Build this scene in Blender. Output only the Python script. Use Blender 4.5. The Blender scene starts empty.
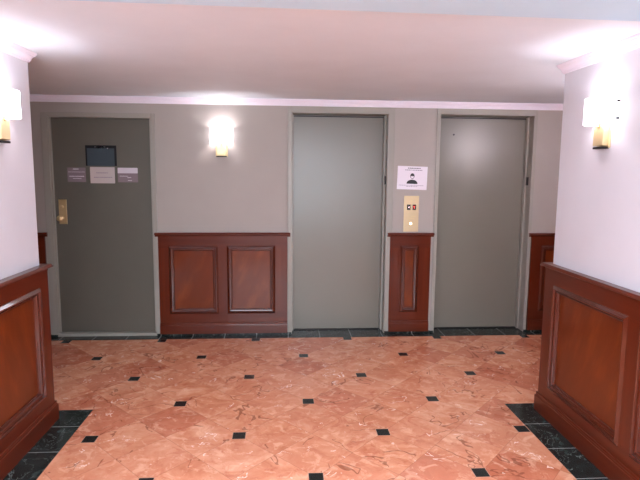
import bpy, bmesh, math, random
from mathutils import Vector, Matrix
random.seed(7)
scn = bpy.context.scene
COL = scn.collection

# ------------------------------------------------------------------ camera
F, PITCH, YAW, ROLL = 532.8, .1239, .0668, .0084
def cam_ray(a, b):
    cr, sr = math.cos(ROLL), math.sin(ROLL)
    x = (a*cr+b*sr)/F; u = -(-a*sr+b*cr)/F
    cp, sp = math.cos(PITCH), math.sin(PITCH)
    y = cp+u*sp; z = -sp+u*cp
    cy, sy = math.cos(YAW), math.sin(YAW)
    return Vector((x*cy+y*sy, -x*sy+y*cy, z))
fw = cam_ray(0, 0)
rt = (cam_ray(1, 0)-fw).normalized(); up = (cam_ray(0, -1)-fw).normalized()
cd = bpy.data.cameras.new('camera'); cam = bpy.data.objects.new('camera', cd); COL.objects.link(cam)
cd.sensor_width = 36; cd.lens = F*36/640; cd.clip_start = .02
m = Matrix((rt, up, -fw.normalized())).transposed().to_4x4(); m.translation = (0, -5.084, 1.5629)
cam.matrix_world = m
scn.camera = cam

# ------------------------------------------------------------------ light and exposure
vs = scn.view_settings
vs.view_transform = 'Standard'; vs.look = 'None'; vs.gamma = 1; vs.use_curve_mapping = False
vs.exposure = 1.35
w = bpy.data.worlds.new('world'); scn.world = w; w.use_nodes = True
w.node_tree.nodes['Background'].inputs[0].default_value = (.80, .90, 1, 1)
w.node_tree.nodes['Background'].inputs[1].default_value = 4.6     # cool fill light through the window added behind the viewer
SHADE_E = 2.5          # brightness of the glowing sconce shades
BULB_W = 0.8           # watts of each bulb
FILL_E = 10.0           # diffuser of the fill light added above the viewer, out of frame
BULB_COL = (.96, .95, 1)

# ------------------------------------------------------------------ node helpers
class S:
    """a shader socket with arithmetic"""
    def __init__(s, nt, out): s.nt, s.o = nt, out
    def op(s, kind, *a):
        n = s.nt.nodes.new('ShaderNodeMath'); n.operation = kind
        for i, v in enumerate((s,)+a):
            if isinstance(v, S): s.nt.links.new(v.o, n.inputs[i])
            else: n.inputs[i].default_value = v
        return S(s.nt, n.outputs[0])
    def __add__(s, o): return s.op('ADD', o)
    def __sub__(s, o): return s.op('SUBTRACT', o)
    def __mul__(s, o): return s.op('MULTIPLY', o)
    def __truediv__(s, o): return s.op('DIVIDE', o)
    def floor(s): return s.op('FLOOR')
    def round(s): return s.op('ROUND')
    def abs(s): return s.op('ABSOLUTE')
    def max(s, o): return s.op('MAXIMUM', o)
    def lt(s, o): return s.op('LESS_THAN', o)
    def gt(s, o): return s.op('GREATER_THAN', o)
def lin(c): return tuple((v/255/12.92 if v <= 10 else ((v/255+.055)/1.055)**2.4) for v in c)
class Mat:
    def __init__(s, name, rgb=(200, 200, 200), rough=.5, metal=0, coat=0, spec=.5):
        s.m = bpy.data.materials.new(name); s.m.use_nodes = True; s.nt = s.m.node_tree
        s.b = s.nt.nodes['Principled BSDF']
        s.set('Base Color', (*lin(rgb), 1)); s.set('Roughness', rough); s.set('Metallic', metal)
        s.set('Coat Weight', coat); s.set('Coat Roughness', .06); s.set('Specular IOR Level', spec)
    def set(s, k, v):
        if isinstance(v, S): s.nt.links.new(v.o, s.b.inputs[k])
        else: s.b.inputs[k].default_value = v
    def pos(s):
        n = s.nt.nodes.new('ShaderNodeTexCoord'); return S(s.nt, n.outputs['Object'])
    def xyz(s, v):
        n = s.nt.nodes.new('ShaderNodeSeparateXYZ'); s.nt.links.new(v.o, n.inputs[0]); return [S(s.nt, o) for o in n.outputs]
    def vec(s, *a):
        n = s.nt.nodes.new('ShaderNodeCombineXYZ')
        for i, v in enumerate(a):
            if isinstance(v, S): s.nt.links.new(v.o, n.inputs[i])
            else: n.inputs[i].default_value = v
        return S(s.nt, n.outputs[0])
    def noise(s, v, scale, detail=4, rough=.55, dist=0):
        n = s.nt.nodes.new('ShaderNodeTexNoise'); s.nt.links.new(v.o, n.inputs['Vector'])
        n.inputs['Scale'].default_value = scale; n.inputs['Detail'].default_value = detail
        n.inputs['Roughness'].default_value = rough; n.inputs['Distortion'].default_value = dist
        return S(s.nt, n.outputs[0])
    def white(s, v):
        n = s.nt.nodes.new('ShaderNodeTexWhiteNoise'); n.noise_dimensions = '3D'; s.nt.links.new(v.o, n.inputs['Vector'])
        return S(s.nt, n.outputs['Value'])
    def ramp(s, v, stops):
        n = s.nt.nodes.new('ShaderNodeValToRGB'); s.nt.links.new(v.o, n.inputs[0]); e = n.color_ramp.elements
        while len(e) < len(stops): e.new(.5)
        for i, (p, c) in enumerate(stops): e[i].position = p; e[i].color = (*lin(c), 1)
        return S(s.nt, n.outputs[0])
    def mix(s, f, a, b):
        n = s.nt.nodes.new('ShaderNodeMix'); n.data_type = 'RGBA'
        for i, v in ((0, f), (6, a), (7, b)):
            if isinstance(v, S): s.nt.links.new(v.o, n.inputs[i])
            else: n.inputs[i].default_value = v if i == 0 else (*lin(v), 1)
        return S(s.nt, n.outputs[2])
    def bump(s, v, strength=.2, dist=.002):
        n = s.nt.nodes.new('ShaderNodeBump'); n.inputs['Strength'].default_value = strength; n.inputs['Distance'].default_value = dist
        s.nt.links.new(v.o, n.inputs['Height']); s.nt.links.new(n.outputs[0], s.b.inputs['Normal'])

def paint(name, rgb, rough=.6, var=.05, spec=.4, bump=.12):
    m = Mat(name, rgb, rough, spec=spec)
    p = m.pos(); n = m.noise(p, 3, 5)
    d = tuple(int(c*(1-var)) for c in rgb)
    m.set('Base Color', m.mix(n, d, rgb))
    m.bump(m.noise(p, 240, 2), bump, .001)
    return m.m
M = {}
M['white_wall'] = paint('pale_wall_paint', (220, 218, 224), .55)
M['taupe'] = paint('taupe_wallcovering', (172, 164, 156), .6)
M['ceiling'] = paint('ceiling_paint', (236, 246, 253), .7)
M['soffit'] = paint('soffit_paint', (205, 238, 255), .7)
M['crown'] = paint('crown_paint', (246, 238, 248), .4)
M['frame'] = paint('door_frame_enamel', (160, 156, 146), .35, .03)
M['door'] = paint('door_enamel', (124, 119, 108), .30, .03, .55, .01)
M['service_door'] = paint('service_door_enamel', (104, 101, 91), .3, .08, .5, .02)
M['dark_metal'] = Mat('dark_metal', (42, 38, 38), .4, .6).m
M['steel'] = Mat('brushed_steel', (150, 150, 145), .35, .9).m
def brass():
    m = Mat('brass', (214, 190, 142), .32, .5)
    return m.m
M['brass'] = brass()
M['plate'] = Mat('satin_brass_plate', (206, 184, 146), .45, .4).m

def wood(name, dark, mid, light, along):
    m = Mat(name, mid, .3, coat=.4, spec=.2)
    x, y, z = m.xyz(m.pos())
    sc = {'z': (22, 22, 1.0), 'x': (1.0, 22, 22), 'y': (22, 1.0, 22), 'd': (11, 11, 1.2)}[along]
    if along == 'd':   # slanting figure of the veneered panels
        v = m.vec((x-z*.3)*sc[0]+3.37, (y+z*.3)*sc[1]+7.61, z*sc[2]+1.23)
    else: v = m.vec(x*sc[0]+5.43, y*sc[1]+2.71, z*sc[2]+4.57)
    n = m.noise(v, 1, 5, .55, .1)
    n2 = m.noise(m.vec(x*2.1, y*2.1, z*1.2), 1, 2)
    f = n*.75+n2*.25
    m.set('Base Color', m.ramp(f, [(.2, dark), (.5, mid), (.8, light)]))
    m.set('Roughness', .28)
    return m.m
M['wood_v'] = wood('mahogany_upright_grain', (82, 30, 14), (92, 35, 17), (104, 43, 21), 'z')
M['wood_x'] = wood('mahogany_level_grain', (80, 29, 14), (90, 34, 17), (102, 42, 21), 'x')
M['wood_y'] = wood('mahogany_level_grain_side', (80, 29, 14), (90, 34, 17), (102, 42, 21), 'y')
M['wood_p'] = wood('mahogany_panel_veneer', (90, 36, 12), (106, 43, 14), (138, 66, 24), 'd')
M['wood_m'] = Mat('mahogany_moulding', (82, 30, 15), .25, coat=1, spec=.3).m

def floor_mat():
    DX, DY, A, AR = .1633, -.1697, .4358, 1.0691
    m = Mat('red_marble_tiles', (200, 120, 90), .12, spec=.5)
    x, y, z = m.xyz(m.pos())
    u = (x-DX)/A; v = (y-DY)/(-A*AR)
    s = u+v; t = u-v
    s1 = ((s-1)/2).round()*2+1; t1 = ((t-1)/2).round()*2+1
    ds = s-s1; dt = t-t1
    du = ((ds+dt)/2).abs(); dv = ((ds-dt)/2).abs()
    inset = (du.max(dv)*A).lt(.0375); rim = (du.max(dv)*A).lt(.0405)
    fs, ft = s.floor(), t.floor()
    r1 = m.white(m.vec(fs, ft, 1.3)); r2 = m.white(m.vec(fs, ft, 7.7)); r3 = m.white(m.vec(fs, ft, 4.1))
    q = m.vec(x+r1*37, y+r2*53, r3*19)
    c1 = m.noise(q, 4.2, 7, .66, 1.0)
    base = m.ramp(c1, [(.28, (176, 98, 68)), (.42, (210, 142, 104)), (.55, (226, 164, 128)), (.7, (238, 194, 160))])
    alt = m.ramp(c1, [(.32, (150, 84, 56)), (.5, (190, 114, 84)), (.7, (214, 146, 112))])
    big = m.noise(m.vec(x+r2*31, y+r1*17, 2.0), 1.6, 3, .6, .5)
    col = m.mix(r1.gt(.74), base, alt)
    col = m.mix((big*3-1.35).op('MINIMUM', 1.0).max(0.0)*.55, col, (176, 98, 66))
    col = m.mix(r3*.35, col, (224, 160, 130))
    fine = m.noise(q, 22, 5, .65)
    col = m.mix(fine*.6, col, (212, 120, 88))
    col = m.mix(((m.noise(q, 11, 6, .7, .8)-.52)*9).op('MINIMUM', 1.0).max(0.0)*.45, col, (246, 196, 164))
    col = m.mix(((m.noise(q, 8, 6, .7, 1.0)*-1+.44)*9).op('MINIMUM', 1.0).max(0.0)*.5, col, (186, 92, 62))
    # brown seams, then chalky flecks
    v1 = (m.noise(q, 2.2, 3, .5, 1.4)-.5).abs().lt(.007); g1 = m.noise(m.vec(x+r2*11, y, r1*9), 3, 2).gt(.52)
    col = m.mix(v1*g1*.6, col, (122, 62, 40))
    v2 = (m.noise(q, 2.6, 4, .6, 1.8)-.47).abs().lt(.006); g2 = m.noise(m.vec(x+r3*23, y+4, r2*9), 5, 2).gt(.61)
    col = m.mix(v2*g2*.9, col, (252, 222, 204))
    fl = m.noise(q, 14, 3, .7).gt(.71)
    col = m.mix(fl*.6, col, (246, 216, 196))
    # hairline joints
    gs = (s-s.round()).abs().lt(.0055); gt = (t-t.round()).abs().lt(.0055)
    col = m.mix(gs.max(gt)*.4, col, (150, 88, 64))
    col = m.mix(rim, col, (196, 150, 128))
    col = m.mix(inset, col, (30, 32, 31))
    m.set('Base Color', col)
    m.set('Roughness', c1*.16+.14)
    m.bump(m.noise(q, 9, 3), .04, .002)
    return m.m
M['floor'] = floor_mat()
def black_marble(name, joints):
    m = Mat(name, (26, 30, 29), .14, spec=.3)
    x, y, z = m.xyz(m.pos())
    n = m.noise(m.pos(), 5, 6, .6, 1.5)
    col = m.ramp(m.noise(m.pos(), 9, 5), [(.3, (20, 23, 22)), (.6, (40, 48, 46)), (.8, (84, 96, 92))])
    col = m.mix((n-.5).abs().lt(.0035)*.5, col, (150, 156, 152))
    ax, off = joints
    c = (x if ax == 'x' else y)
    k = (c-off)/.305
    col = m.mix((k-k.round()).abs().lt(.007), col, (168, 168, 166))
    m.set('Base Color', col)
    return m.m
M['black_x'] = black_marble('black_marble_border', ('x', -1.185))
M['black_y'] = black_marble('black_marble_border_side', ('y', -1.975))
M['black_l'] = black_marble('black_marble_border_left', ('y', -1.87))
def emis(name, rgb, e, base=None):
    m = Mat(name, base or rgb, .5); m.set('Emission Color', (*lin(rgb), 1)); m.set('Emission Strength', e); return m.m
M['shade'] = emis('glowing_opal_shade', (248, 244, 255), SHADE_E)
M['shade_bright'] = emis('glowing_clear_shade', (255, 240, 250), SHADE_E*13)
M['bulb'] = emis('lit_bulb', (255, 236, 220), 12)
M['lit_button'] = emis('lit_button', (255, 246, 225), 1.6)
M['readout_red'] = emis('red_readout', (255, 90, 80), 1.0)
M['readout_white'] = emis('pale_readout', (255, 215, 215), 1.0)
M['black_glass'] = Mat('black_display', (26, 18, 20), .15).m
def paper(name, rgb): return paint(name, rgb, .7, .04)
M['paper_white'] = paper('white_paper', (240, 232, 240))
M['paper_grey'] = paper('grey_paper', (196, 184, 180))
M['paper_mauve'] = paper('mauve_plastic', (138, 122, 128))
M['paper_pale'] = paper('pale_card', (214, 206, 214))
M['sign_dark'] = paper('dark_slate_sign', (62, 74, 82))
M['sign_black'] = paper('black_tape', (18, 20, 24))
M['ink'] = Mat('black_ink', (24, 22, 26), .6).m
M['ink_grey'] = Mat('faded_ink', (140, 130, 142), .6).m
M['ink_white'] = Mat('white_lettering', (226, 216, 222), .6).m

# ------------------------------------------------------------------ mesh helpers
class MB:
    def __init__(s): s.bm = bmesh.new()
    def box(s, x0, x1, y0, y1, z0, z1, bev=0):
        r = bmesh.ops.create_cube(s.bm, size=1)
        for v in r['verts']:
            v.co = Vector(((x0+x1)/2+v.co.x*(x1-x0), (y0+y1)/2+v.co.y*(y1-y0), (z0+z1)/2+v.co.z*(z1-z0)))
        if bev:
            es = list({e for v in r['verts'] for e in v.link_edges})
            bmesh.ops.bevel(s.bm, geom=es, offset=bev, segments=2, affect='EDGES', profile=.6)
        return s
    def prism(s, pts, z0, z1):                       # pts: xy outline, ccw
        a = [s.bm.verts.new((x, y, z0)) for x, y in pts]; b = [s.bm.verts.new((x, y, z1)) for x, y in pts]
        s.bm.faces.new(a[::-1]); s.bm.faces.new(b)
        for i in range(len(a)): s.bm.faces.new((a[i], a[(i+1) % len(a)], b[(i+1) % len(a)], b[i]))
        return s
    def sweep(s, path, prof, frame, closed=False):
        """path: 2D points; prof: closed list of (offset, height); offset goes to the left of travel.
        frame(a, b, h) -> world point"""
        n = len(path); rings = []
        for i in range(n):
            p = Vector(path[i])
            d0 = (p-Vector(path[i-1])).normalized() if (i or closed) else None
            d1 = (Vector(path[(i+1) % n])-p).normalized() if (i < n-1 or closed) else None
            if d0 is None: d0 = d1
            if d1 is None: d1 = d0
            n0 = Vector((-d0.y, d0.x)); n1 = Vector((-d1.y, d1.x))
            mt = (n0+n1); mt = mt/mt.dot(n1) if mt.length > 1e-6 else n1
            rings.append([s.bm.verts.new(frame(p.x+mt.x*o, p.y+mt.y*o, h)) for o, h in prof])
        k = len(prof)
        for i in range(n if closed else n-1):
            A, B = rings[i], rings[(i+1) % n]
            for j in range(k): s.bm.faces.new((A[j], A[(j+1) % k], B[(j+1) % k], B[j]))
        if not closed: s.bm.faces.new(rings[0][::-1]); s.bm.faces.new(rings[-1])
        return s
    def cyl(s, p, axis, r, depth, seg=24, r2=None):
        q = Vector(axis).normalized().to_track_quat('Z', 'Y').to_matrix().to_4x4(); q.translation = Vector(p)
        bmesh.ops.create_cone(s.bm, cap_ends=True, segments=seg, radius1=r, radius2=r if r2 is None else r2, depth=depth, matrix=q)
        return s
    def lathe(s, p, axis, prof, seg=24):             # prof: (radius, distance along axis)
        q = Vector(axis).normalized().to_track_quat('Z', 'Y').to_matrix(); p = Vector(p); rings = []
        for r, h in prof:
            rings.append([s.bm.verts.new(p+q@Vector((r*math.cos(2*math.pi*i/seg), r*math.sin(2*math.pi*i/seg), h))) for i in range(seg)])
        for A, B in zip(rings, rings[1:]):
            for i in range(seg): s.bm.faces.new((A[i], A[(i+1) % seg], B[(i+1) % seg], B[i]))
        s.bm.faces.new(rings[0][::-1]); s.bm.faces.new(rings[-1])
        return s
    def tube(s, pts, r, seg=10):
        pts = [Vector(p) for p in pts]; rings = []
        for i, p in enumerate(pts):
            d = (pts[min(i+1, len(pts)-1)]-pts[max(i-1, 0)]).normalized()
            q = d.to_track_quat('Z', 'Y').to_matrix()
            rings.append([s.bm.verts.new(p+q@Vector((r*math.cos(2*math.pi*j/seg), r*math.sin(2*math.pi*j/seg), 0))) for j in range(seg)])
        for A, B in zip(rings, rings[1:]):
            for i in range(seg): s.bm.faces.new((A[i], A[(i+1) % seg], B[(i+1) % seg], B[i]))
        s.bm.faces.new(rings[0][::-1]); s.bm.faces.new(rings[-1])
        return s
    def build(s, name, mat, parent=None, smooth=False):
        bmesh.ops.recalc_face_normals(s.bm, faces=s.bm.faces)
        me = bpy.data.meshes.new(name); s.bm.to_mesh(me); s.bm.free()
        me.materials.append(mat)
        if smooth:
            for f in me.polygons: f.use_smooth = True
            me.set_sharp_from_angle(angle=math.radians(38))
        o = bpy.data.objects.new(name, me); COL.objects.link(o)
        if parent is not None: o.parent = parent
        return o
def tag(o, label=None, cat=None, group=None, kind=None):
    for k, v in (('label', label), ('category', cat), ('group', group), ('kind', kind)):
        if v: o[k] = v
    return o
def empty(name, loc=(0, 0, 0), rz=0):
    o = bpy.data.objects.new(name, None); COL.objects.link(o); o.location = loc; o.rotation_euler = (0, 0, rz)
    o.empty_display_size = .1; return o
def copy_tree(o, parent=None):
    c = o.copy(); COL.objects.link(c); c.parent = parent
    for ch in [k for k in bpy.data.objects if k.parent == o]: copy_tree(ch, c)
    return c

# ------------------------------------------------------------------ room shell
XL, XR, YC = -1.481, 1.728, -1.80      # side wall faces, where they end at the lobby
CEIL = 2.244; SOF = 2.195
XA, XB, YF = -3.7, 4.0, -6.6           # lobby ends, hallway end
D1 = (-2.15, -1.222, 2.06); D2 = (.066, .982, 2.13); D3 = (1.475, 2.398, 2.135)

tag(MB().box(XA, XB, YF, .16, -.1, 0).build('floor', M['floor']),
    'polished red and peach marble tile floor laid diagonally with small black square insets', 'floor', kind='structure')
b = MB()
xs = [XA-.15, D1[0], D1[1], D2[0], D2[1], D3[0], D3[1], XB+.15]
for i in range(0, 8, 2): b.box(xs[i], xs[i+1], 0, .3, 0, CEIL)
for d in (D1, D2, D3): b.box(d[0], d[1], 0, .3, d[2], CEIL)
b.box(XA-.15, XB+.15, .3, .36, 0, CEIL)  # backing behind the openings, added to stop daylight leaking round the doors
tag(b.build('wall_back', M['taupe']), 'taupe wall holding the service door and two elevator doors', 'wall', kind='structure')
tag(MB().box(XA-.15, XL, YF, YC, 0, CEIL).build('wall_left', M['white_wall']), 'pale left hallway wall ending in a sharp corner at the lobby', 'wall', kind='structure')
tag(MB().box(XR, XB+.15, YF, YC, 0, CEIL).build('wall_right', M['white_wall']), 'pale right hallway wall with a lit sconce above panelling', 'wall', kind='structure')
tag(MB().box(XA-.15, XA, YC, 0, 0, CEIL).build('wall_far_left', M['taupe']), 'taupe end wall of the lobby at the left, out of view', 'wall', kind='structure')
tag(MB().box(XB, XB+.15, YC, 0, 0, CEIL).build('wall_far_right', M['taupe']), 'taupe end wall of the lobby at the right, out of view', 'wall', kind='structure')
WX0, WX1, WZ0, WZ1 = -1.3, 1.55, .55, 2.1
tag(MB().box(XL, WX0, YF-.15, YF, 0, CEIL).box(WX1, XR, YF-.15, YF, 0, CEIL).box(WX0, WX1, YF-.15, YF, 0, WZ0).box(WX0, WX1, YF-.15, YF, WZ1, CEIL).build('wall_front', M['white_wall']), 'pale end wall of the hallway behind the viewer', 'wall', kind='structure')
tag(MB().box(XA-.15, XB+.15, YF-.15, .3, CEIL, CEIL+.12).build('ceiling', M['ceiling']), 'pinkish white plaster lobby ceiling', 'ceiling', kind='structure')
tag(MB().prism([(XL, YF), (XR, YF), (XR, -2.885), (XL, -2.965)], SOF, CEIL).build('ceiling_soffit', M['soffit']),
    'lowered pale blue-grey hallway ceiling at the top of the photo', 'ceiling', kind='structure')

wn = tag(empty('fill_window_1', ((WX0+WX1)/2, YF-.07, WZ0)), 'wide unseen window added behind the viewer to let in fill light', 'added window', kind='structure')  # unseen window added so cool light brightens the room from behind
W2, WH = (WX1-WX0)/2, WZ1-WZ0
MB().box(-W2, W2, -.03, .03, 0, .05).box(-W2, W2, -.03, .03, WH-.05, WH).box(-W2, -W2+.05, -.03, .03, .05, WH-.05).box(W2-.05, W2, -.03, .03, .05, WH-.05).box(-.025, .025, -.03, .03, .05, WH-.05).build('fill_window_frame', M['crown'], wn)
MB().box(-W2, W2, .03, .12, -.03, 0).build('fill_window_sill', M['crown'], wn)

# black marble borders, a hair above the floor tiles
def border(name, rects, mat, label):
    b = MB()
    for r in rects: b.box(*r, -.02, .0015)
    tag(b.build(name, mat), label, 'floor border', kind='structure')
border('trim_1', [(XA, XB, -.128, 0), (D2[0], D2[1], 0, .15), (D3[0], D3[1], 0, .15), (D1[0], D1[1], 0, .04)], M['black_x'],
       'black marble border strip along the foot of the back wall')
border('trim_2', [(XL, -1.264, YF+.05, -1.635), (XA, XL, YC, -1.635)], M['black_l'], 'black marble border strip beside the left wall panelling')
border('trim_3', [(1.512, XR, YF+.05, -1.675), (XR, XB, YC, -1.675)], M['black_y'], 'black marble border strip beside the right wall panelling')

b = MB()
for x0, x1 in ((XA, D1[0]), (D1[1], D2[0]), (D2[1], D3[0]), (D3[1], XB)): b.box(x0, x1, -.024, 0, 0, .020)
tag(b.build('trim_13', M['black_x']), 'low black marble plinth under the panelling and door frames of the back wall', 'plinth', kind='structure')

# crown mouldings
def crown_profile(k=1):
    # offset from wall (outward), height
    return [(0, 2.186), (.008, 2.186), (.009, 2.193), (.014, 2.195), (.015, 2.203), (.018, 2.212), (.024, 2.220), (.030, 2.223), (.031, 2.229), (.035, 2.231),
            (.038, 2.238), (.038, CEIL), (0, CEIL)]
flat = lambda a, b, h: (a, b, h)
def crown(name, path, label):
    o = MB().sweep(path, crown_profile(), flat).build(name, M['crown'])
    tag(o, label, 'crown moulding', kind='structure')
crown('trim_4', [(XB, 0), (XA, 0)], 'thin white crown moulding over the two elevators and the service door')
crown('trim_5', [(XL, -2.96), (XL, YC), (XA, YC)][::-1], 'white stepped crown moulding along the left hallway wall')
crown('trim_6', [(XR, -2.89), (XR, YC), (XB, YC)], 'white stepped crown moulding along the right hallway wall')

# ------------------------------------------------------------------ panelling
TH, BASEH, CAPZ = .032, .128, 1.0
def arc(cx, cz, r, a0, a1, n=6): return [(cx+r*math.cos(math.radians(a0+(a1-a0)*i/n)), cz+r*math.sin(math.radians(a0+(a1-a0)*i/n))) for i in range(n+1)]
def cap_profile(T): return [(0, .962), (T+.002, .962)]+arc(T+.014, .968, .012, 190, 100, 4)+[(T+.014, .980), (T+.024, .981), (T+.0265, .983), (T+.0265, .985), (T+.016, 1.0), (T+.010, 1.0015), (0, CAPZ)]
def base_profile(T, zb=0): return [(0, zb), (T+.016, zb), (T+.016, .096)]+arc(T+.010, .098, .006, 10, 90, 4)+arc(T+.006, .114, .010, -90, 0, 4)[::-1][:0]+[(T+.009, .108)]+arc(T+.002, .119, .008, -40, 90, 6)+[(0, .127)]
def run_frame(org, du, dn):
    org, du, dn = Vector(org), Vector(du), Vector(dn)
    return lambda u, z, n: org+du*u+dn*n+Vector((0, 0, z))
def panelled(root, org, du, dn, length, panels, z0=.236, z1=.855, T=.018):
    """framing, panels and mouldings of one straight run; org on the wall face, u along, n outward"""
    fr = run_frame(org, du, dn); hor = 'wood_x' if abs(du[0]) > .5 else 'wood_y'
    def fbox(b, u0, u1, za, zb, n0, n1):
        A, B = fr(u0, za, n0), fr(u1, zb, n1)
        b.box(min(A.x, B.x), max(A.x, B.x), min(A.y, B.y), max(A.y, B.y), min(A.z, B.z), max(A.z, B.z))
    b = MB(); fbox(b, 0, length, z1, .963, 0, T); fbox(b, 0, length, .12, z0, 0, T); b.build('rail', M[hor], root)
    edges = [0]+[e for p in panels for e in p]+[length]
    for i in range(0, len(edges), 2):
        if edges[i+1]-edges[i] > .002:
            b = MB(); fbox(b, edges[i], edges[i+1], z0, z1, 0, T); b.build('stile', M['wood_v'], root)
    for (u0, u1) in panels:
        b = MB(); fbox(b, u0, u1, z0, z1, 0, .009); pn = b.build('panel', M['wood_p'], root)
        # bolection moulding lapping the edge of the opening
        prof = [(-.022, .008), (-.022, T+.0005), (-.018, T+.002), (-.004, T+.0135), (-.001, T+.014), (.002, T+.011), (.004, T-.001), (.010, T-.002)]+arc(.017, T-.005, .006, 150, 0, 5)+[(.025, .013), (.030, .010), (.030, .008)]
        MB().sweep([(u0, z0), (u1, z0), (u1, z1), (u0, z1)], prof, fr, True).build('panel_moulding', M['wood_m'], root)
def wains(name, label, x0, x1, panels):
    T = .018
    root = empty(name, (0, 0, 0)); tag(root, label, 'wainscoting', kind='structure')
    panelled(root, (x0, 0, 0), (1, 0, 0), (0, -1, 0), x1-x0, [(a-x0, b-x0) for a, b in panels])
    o0 = .028
    MB().sweep([(x1+o0, 0), (x0-o0, 0)], cap_profile(T), flat).build('cap_rail', M['wood_x'], root, True)
    MB().sweep([(x1, 0), (x0, 0)], base_profile(T, .021), flat).build('skirting', M['wood_x'], root, True)
wains('trim_7', 'two-panel mahogany wainscot between the service door and the first elevator', -1.190, .026, [(-1.075, -.655), (-.528, -.112)])
wains('trim_8', 'narrow one-panel mahogany wainscot between the two elevator doors', 1.020, 1.421, [(1.146, 1.284)])
wains('trim_9', 'mahogany wainscot right of the second elevator, partly behind the right wall', 2.432, XB-.03, [(2.555, 2.98), (3.09, 3.50)])
wains('trim_10', 'dark mahogany wainscot left of the service door behind the left wall', XA+.03, -2.225, [(-3.55, -3.13), (-2.98, -2.40)])
def corner_wains(name, label, side):
    """panelling on a hallway wall that turns the corner into the lobby"""
    T = TH
    root = empty(name); tag(root, label, 'wainscoting', kind='structure')
    X = XL if side < 0 else XR; XE = XA if side < 0 else XB
    n = -side
    first = .1 if side < 0 else .105
    L = YC-YF-.02; ps = []; u = first
    while u+.70 < L: ps.append((u, u+.70)); u += .70+.13
    panelled(root, (X, YC, 0), (0, -1, 0), (n, 0, 0), L, ps, .215, .855, TH)
    # the return facing the elevators, starting past the corner post
    s = side
    Lr = abs(XE-X)-.02; ps = [(.2, .8), (.95, 1.55)]
    panelled(root, (X, YC, 0), (s, 0, 0), (0, 1, 0), Lr, ps, .215, .855, TH)
    x0, x1 = sorted((X, X+n*TH))
    MB().box(x0, x1, YC, YC+TH, .12, .963).build('corner_post', M['wood_v'], root)
    path = [(X, YF+.02), (X, YC), (XE, YC)]
    if side < 0: path = path[::-1]   # offset must point out of the wall
    MB().sweep(path, cap_profile(T), flat).build('cap_rail', M['wood_y'], root, True)
    MB().sweep(path, base_profile(T), flat).build('skirting', M['wood_y'], root, True)
corner_wains('trim_11', 'mahogany wainscot on the left hallway wall with bright glints on its mouldings', -1)
corner_wains('trim_12', 'large-panel mahogany wainscot on the right hallway wall below the sconce', 1)

# ------------------------------------------------------------------ doors
def casing(root, d, wl, wr, top, depth, proud=.014, name='door_frame'):
    x0, x1, zt = d
    e = .006
    b = MB()
    b.box(x0-wl, x0, -proud, .0, .020, zt+top, .003); b.box(x1, x1+wr, -proud, .0, .020, zt+top, .003)
    b.box(x0, x1, -proud, .0, zt, zt+top, .003)
    # jamb linings and stop
    b.box(x0, x0+e, -proud, depth, .002, zt); b.box(x1-e, x1, -proud, depth, .002, zt); b.box(x0+e, x1-e, -proud, depth, zt-e, zt)
    b.box(x0+e, x0+.02, depth-.03, depth, 0, zt-e); b.box(x1-.02, x1-e, depth-.03, depth, 0, zt-e)
    return b.build(name, M['frame'], root)

# service door
r1 = tag(empty('door_1', ((D1[0]+D1[1])/2, .03, 0)), 'dark taupe service door with three small notices and a brass lock at left', 'door', kind='structure')
def P(root, o): o.location = Vector(o.location)-root.location; return o
cx = (D1[0]+D1[1])/2
P(r1, MB().box(D1[0]+.008, D1[1]-.008, .03, .075, .034, D1[2]-.008, .003).build('door_slab', M['service_door'], r1))
P(r1, casing(r1, D1, .055, .030, .036, .03))
P(r1, MB().box(D1[0], D1[1], -.016, .10, .0015, .030, .003).build('threshold', M['frame'], r1))
# mortise lock: tall brass plate, keyhole cylinder and knob
lp = P(r1, MB().box(-2.098, -2.026, .022, .030, 1.075, 1.305, .003).build('lock_plate', M['brass'], r1)); lp['label'] = 'tall brass lock plate'
MB().lathe((-2.068, .022, 1.238), (0, -1, 0), [(.015, 0), (.015, .006), (.012, .009), (.004, .010)]).build('lock_cylinder', M['brass'], lp, True)
MB().lathe((-2.072, .022, 1.132), (0, -1, 0), [(.020, 0), (.020, .005), (.010, .010), (.009, .030), (.020, .036), (.027, .046), (.027, .056), (.020, .064), (.006, .067)]).build('door_knob', M['brass'], lp, True)

# elevator doors
def elevator(name, d, label, wl, wr, depth=.13):
    x0, x1, zt = d
    r = tag(empty(name, ((x0+x1)/2, depth, 0)), label, 'elevator door', kind='structure')
    P(r, MB().box(x0+.009, x1-.026, depth, depth+.04, .012, zt-.010, .002).build('door_slab', M['door'], r))
    P(r, casing(r, d, wl, wr, min(.055, 2.184-zt), depth))
    # closing edge strip and door interlock on the right jamb
    P(r, MB().box(x1-.026, x1-.007, depth-.055, depth+.03, .012, zt-.010, .002).build('closing_strip', M['frame'], r))
    o = P(r, MB().box(x1-.016, x1-.006, depth-.09, depth-.035, 1.465, 1.545, .003).build('door_interlock', M['dark_metal'], r)); o['label'] = 'small black interlock on the right jamb'
    P(r, MB().box(x0, x1, depth-.012, depth+.05, .0015, .011).build('sill_plate', M['dark_metal'], r))
    P(r, MB().box(x0+.009, x1-.009, depth-.004, depth+.0, zt-.028, zt-.016).build('head_gap_strip', M['dark_metal'], r))
    return r
r2 = elevator('door_2', D2, 'plain taupe elevator door between the two-panel wainscot and the call panel', .036, .058)
r3 = elevator('door_3', D3, 'taupe elevator door nearest the right wall with a soft glow on it', .030, .028)
P(r3, MB().lathe((1.654, .13, 1.953), (0, -1, 0), [(.009, 0), (.009, .003), (.006, .004)], 12).build('peephole', M['dark_metal'], r3))

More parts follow.
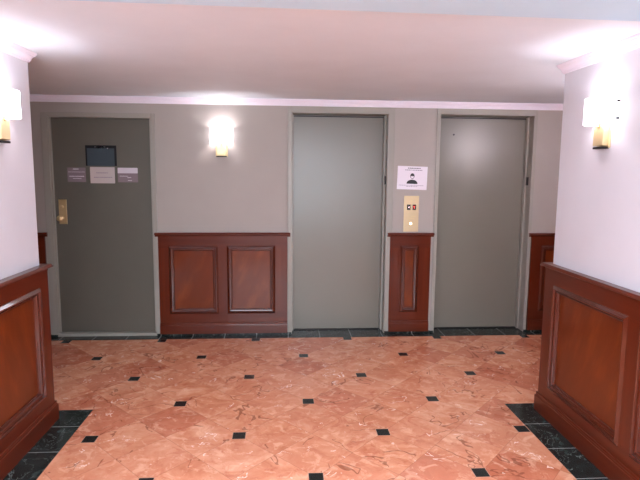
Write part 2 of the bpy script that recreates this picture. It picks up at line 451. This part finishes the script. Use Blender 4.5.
# ------------------------------------------------------------------ notices
def notice(name, label, cat, x0, x1, z0, z1, y, mat, strokes, group=None, tilt=0, extra=None):
    """strokes: (u0,u1,v0,v1,material) in the sheet's 0..1 space"""
    root = empty(name, ((x0+x1)/2, y, (z0+z1)/2)); root.rotation_euler = (0, tilt, 0)
    tag(root, label, cat, group)
    W, H = x1-x0, z1-z0; t = .002
    MB().box(-W/2, W/2, -t, 0, -H/2, H/2).build('sheet', mat, root)
    by = {}
    for (u0, u1, v0, v1, mk) in strokes: by.setdefault((mk, round(v0, 3) if 'ink' in mk else len(by)), []).append((u0, u1, v0, v1))
    for (mk, _), L in by.items():
        b = MB()
        for (u0, u1, v0, v1) in L: b.box(-W/2+u0*W, -W/2+u1*W, -t-.0008, -t, -H/2+v0*H, -H/2+v1*H)
        b.build('printed_line' if mk.startswith('ink') else 'header_band' if mk.startswith('paper') else 'torn_tape', M[mk], root)
    return root
def words(v, h, u0, u1, mk, seed):
    rr = random.Random(seed); out = []; u = u0
    while u < u1:
        w_ = rr.uniform(.02, .06); out.append((u, min(u+w_, u1), v, v+h, mk)); u += w_+.015
    return out
YD = .0295
torn = [(.30, .55, .93, 1.0, 'ink_white'), (.42, .50, .86, .93, 'ink_white'), (.62, .68, .92, .97, 'ink_white')]
notice('dark_sign', 'dark slate blue sign board with torn tape, topmost on the service door', 'sign', -1.835, -1.555, 1.617, 1.805, YD, M['sign_dark'],
       [(0, 1, .86, 1, 'sign_black'), (0, .05, 0, .86, 'sign_black'), (.93, 1, 0, .86, 'sign_black')]+
       [(.44, .54, 1.0-.13, .97, 'ink_white'), (.58, .64, .91, .95, 'ink_white'), (.70, .73, .84, .88, 'ink_white'), (.3, .34, .895, .93, 'ink_white')])
notice('door_notice', 'mauve notice with white lettering, left of the row on the service door', 'notice', -2.006, -1.842, 1.468, 1.600, YD, M['paper_mauve'],
       words(.86, .07, .32, .62, 'ink_white', 1)+words(.68, .03, .05, .95, 'ink_white', 2)+words(.36, .06, .1, .92, 'ink_white', 3)+words(.22, .04, .3, .75, 'ink_white', 4))
notice('door_notice', 'pale grey notice in the middle of the row under the dark sign', 'notice', -1.800, -1.578, 1.457, 1.606, YD, M['paper_grey'],
       words(.62, .05, .25, .72, 'ink_grey', 5)+words(.34, .05, .15, .9, 'ink_grey', 6))
notice('door_notice', 'mauve notice with a white header band, right of the row on the service door', 'notice', -1.550, -1.368, 1.468, 1.602, YD, M['paper_mauve'],
       [(0, 1, .62, 1, 'paper_pale')]+words(.40, .04, .1, .5, 'ink_white', 7)+words(.3, .05, .48, .66, 'ink_white', 8)+words(.1, .04, .5, .7, 'ink_white', 9))
# mask notice over the call panel
mn = notice('mask_notice', 'white paper notice picturing a masked person above the call panel', 'notice', 1.078, 1.368, 1.418, 1.640, -.0005, M['paper_white'],
       words(.90, .035, .34, .76, 'ink', 11)+words(.82, .035, .25, .82, 'ink_grey', 12)+words(.17, .02, .06, .9, 'ink_grey', 13)+words(.12, .02, .3, .7, 'ink_grey', 14), tilt=math.radians(1.5))
b = MB()
pts = []
for i in range(13):
    a = math.pi*i/12; pts.append((math.cos(a)*.053, -.052+math.sin(a)*.036))
pts = [(.053, -.056)]+pts+[(-.053, -.056)]
def poly(b, pts, y, t=.0008):
    A = [b.bm.verts.new((x, y, z)) for x, z in pts]; B = [b.bm.verts.new((x, y-t, z)) for x, z in pts]
    b.bm.faces.new(A); b.bm.faces.new(B[::-1])
    for i in range(len(A)): b.bm.faces.new((A[i], B[i], B[(i+1) % len(A)], A[(i+1) % len(A)]))
poly(b, pts, -.002)
poly(b, [(math.cos(t*math.pi/12)*.021, .018+math.sin(t*math.pi/12)*.027) for t in range(24)], -.002)
pic = b.build('person_pictogram', M['ink'], mn)
b = MB(); poly(b, [(-.015, .018), (.015, .018), (.013, .002), (.006, -.004), (-.006, -.004), (-.013, .002)], -.0029); b.build('pictogram_mask', M['paper_white'], pic)

# ------------------------------------------------------------------ elevator call panel
cp = tag(empty('call_panel', (1.222, 0, 1.19)), 'brass elevator call panel with two small displays and a lit round button', 'elevator call panel')
MB().box(-.073, .073, -.007, 0, -.180, .168, .003).build('plate', M['plate'], cp)
for sx, mk in ((-.026, 'readout_white'), (.028, 'readout_red')):
    dsp = MB().box(sx-.017, sx+.017, -.0095, -.007, .032, .084, .001).build('display', M['black_glass'], cp)
    b = MB()
    if mk == 'readout_white': poly(b, [(sx-.006, .058), (sx+.005, .067), (sx+.005, .049)], -.0095)
    else: b.box(sx-.006, sx+.006, -.0103, -.0095, .062, .067); b.box(sx-.0025, sx+.0025, -.0103, -.0095, .046, .067)
    b.build('readout', M[mk], dsp)
MB().lathe((.0, -.007, .118), (0, -1, 0), [(.006, 0), (.005, .001)], 12).build('screw', M['brass'], cp, True)
MB().box(.000, .040, -.008, -.007, -.032, -.026).build('engraved_line', M['brass'], cp)
MB().box(-.018, .030, -.008, -.007, -.050, -.046).build('engraved_line', M['brass'], cp)
k = MB().lathe((-.004, -.007, -.100), (0, -1, 0), [(.017, 0), (.017, .004), (.013, .006), (.0125, .004)]).build('button_ring', M['brass'], cp, True)
k2 = MB().lathe((-.004, -.010, -.100), (0, -1, 0), [(.0115, 0), (.0115, .004), (.008, .005)]).build('button', M['lit_button'], cp, True); k2['label'] = 'glowing white round button'

# ------------------------------------------------------------------ wall sconces
def make_sconce(name):
    """origin on the wall, local -Y points out of the wall"""
    r = empty(name)
    W, D, z0, z1, t = .106, .105, 1.838, 1.975, .004
    N = 28
    def outline(w_, d_): return [(w_*math.cos(math.pi*i/N)*1.0, -.004-d_*math.sin(math.pi*i/N)**.8) for i in range(N+1)]
    O, I = outline(W, D), outline(W-t, D-t)
    b = MB(); bm = b.bm
    oz0 = [bm.verts.new((x, y, z0)) for x, y in O]; oz1 = [bm.verts.new((x, y, z1)) for x, y in O]
    iz0 = [bm.verts.new((x, y, z0)) for x, y in I]; iz1 = [bm.verts.new((x, y, z1)) for x, y in I]
    for i in range(N):
        bm.faces.new((oz0[i], oz0[i+1], oz1[i+1], oz1[i])); bm.faces.new((iz0[i], iz1[i], iz1[i+1], iz0[i+1]))
        bm.faces.new((oz1[i], oz1[i+1], iz1[i+1], iz1[i])); bm.faces.new((oz0[i], iz0[i], iz0[i+1], oz0[i+1]))
    for q in (0, N): bm.faces.new((oz0[q], oz1[q], iz1[q], iz0[q]))
    sh = b.build('lamp_shade', M['shade'], r, True); sh['label'] = 'glowing white half-round shade'
    # bracket: back plate, box arm and dark foot
    b = MB(); b.box(-.056, .056, -.010, 0, 1.712, 1.87, .003); b.box(-.047, .047, -.040, -.008, 1.724, 1.845, .004)
    br = b.build('bracket', M['brass'], r); br['label'] = 'square brass bracket'
    MB().box(-.048, .048, -.038, -.004, 1.708, 1.719, .002).build('bracket_foot', M['dark_metal'], br)
    MB().cyl((0, -.05, 1.855), (0, 0, 1), .014, .06).build('bulb_socket', M['brass'], r)
    for sx in (-1, 1):
        for z in (1.862, 1.950):
            MB().box(sx*W-.004, sx*W+.004, -.016, 0, z-.006, z+.006, .001).build('shade_clip', M['dark_metal'], r)
    bu = MB().lathe((0, -.05, 1.893), (0, 0, 1), [(.010, 0), (.014, .005), (.015, .012), (.012, .018), (.004, .021)]).build('bulb', M['bulb'], r, True)
    return r
def bulb_light(loc):
    L = bpy.data.lights.new('bulb_light', 'POINT'); L.energy = BULB_W; L.color = BULB_COL; L.shadow_soft_size = .005
    o = bpy.data.objects.new('bulb_light', L); COL.objects.link(o); o.location = loc; return o
sc = [('lit sconce with a half-round shade on the taupe back wall left of the elevators', (-.585, 0, 0), 0),
      ('lit sconce with brass bracket on the pale right hallway wall', (XR, -2.265, 0), -math.pi/2),
      ('lit sconce cut off by the left edge of the photo on the left wall', (XL, -2.175, 0), math.pi/2),
      ('lit sconce on the lobby wall facing the right elevator, hidden behind the right wall', (2.50, YC, 0), math.pi)]
first = None
for i, (lab, loc, rz) in enumerate(sc):
    o = make_sconce('wall_sconce') if first is None else copy_tree(first)
    if first is None: first = o
    o.location = loc; o.rotation_euler = (0, 0, rz)
    if i > 2:
        for ch in o.children:
            if ch.name.startswith('lamp_shade'): ch.data = ch.data.copy(); ch.data.materials[0] = M['shade_bright']
    tag(o, lab, 'wall lamp', 'half-round wall sconces')
    q = Matrix.Rotation(rz, 3, 'Z')@Vector((0, -.050, 1.930))
    bulb_light(Vector(loc)+q)

# unseen fill light added above the viewer for general brightness
cl = tag(empty('fill_light', (.12, -4.5, SOF)), 'rectangular unseen fill light added under the hallway ceiling above the viewer', 'fill light')
MB().box(-.62, .62, -.62, .62, -.03, 0, .004).build('fill_light_frame', M['crown'], cl)
MB().box(-.60, .60, -.60, .60, -.075, -.028, .01).build('diffuser', emis('fill_light_diffuser', (240, 242, 255), FILL_E), cl)
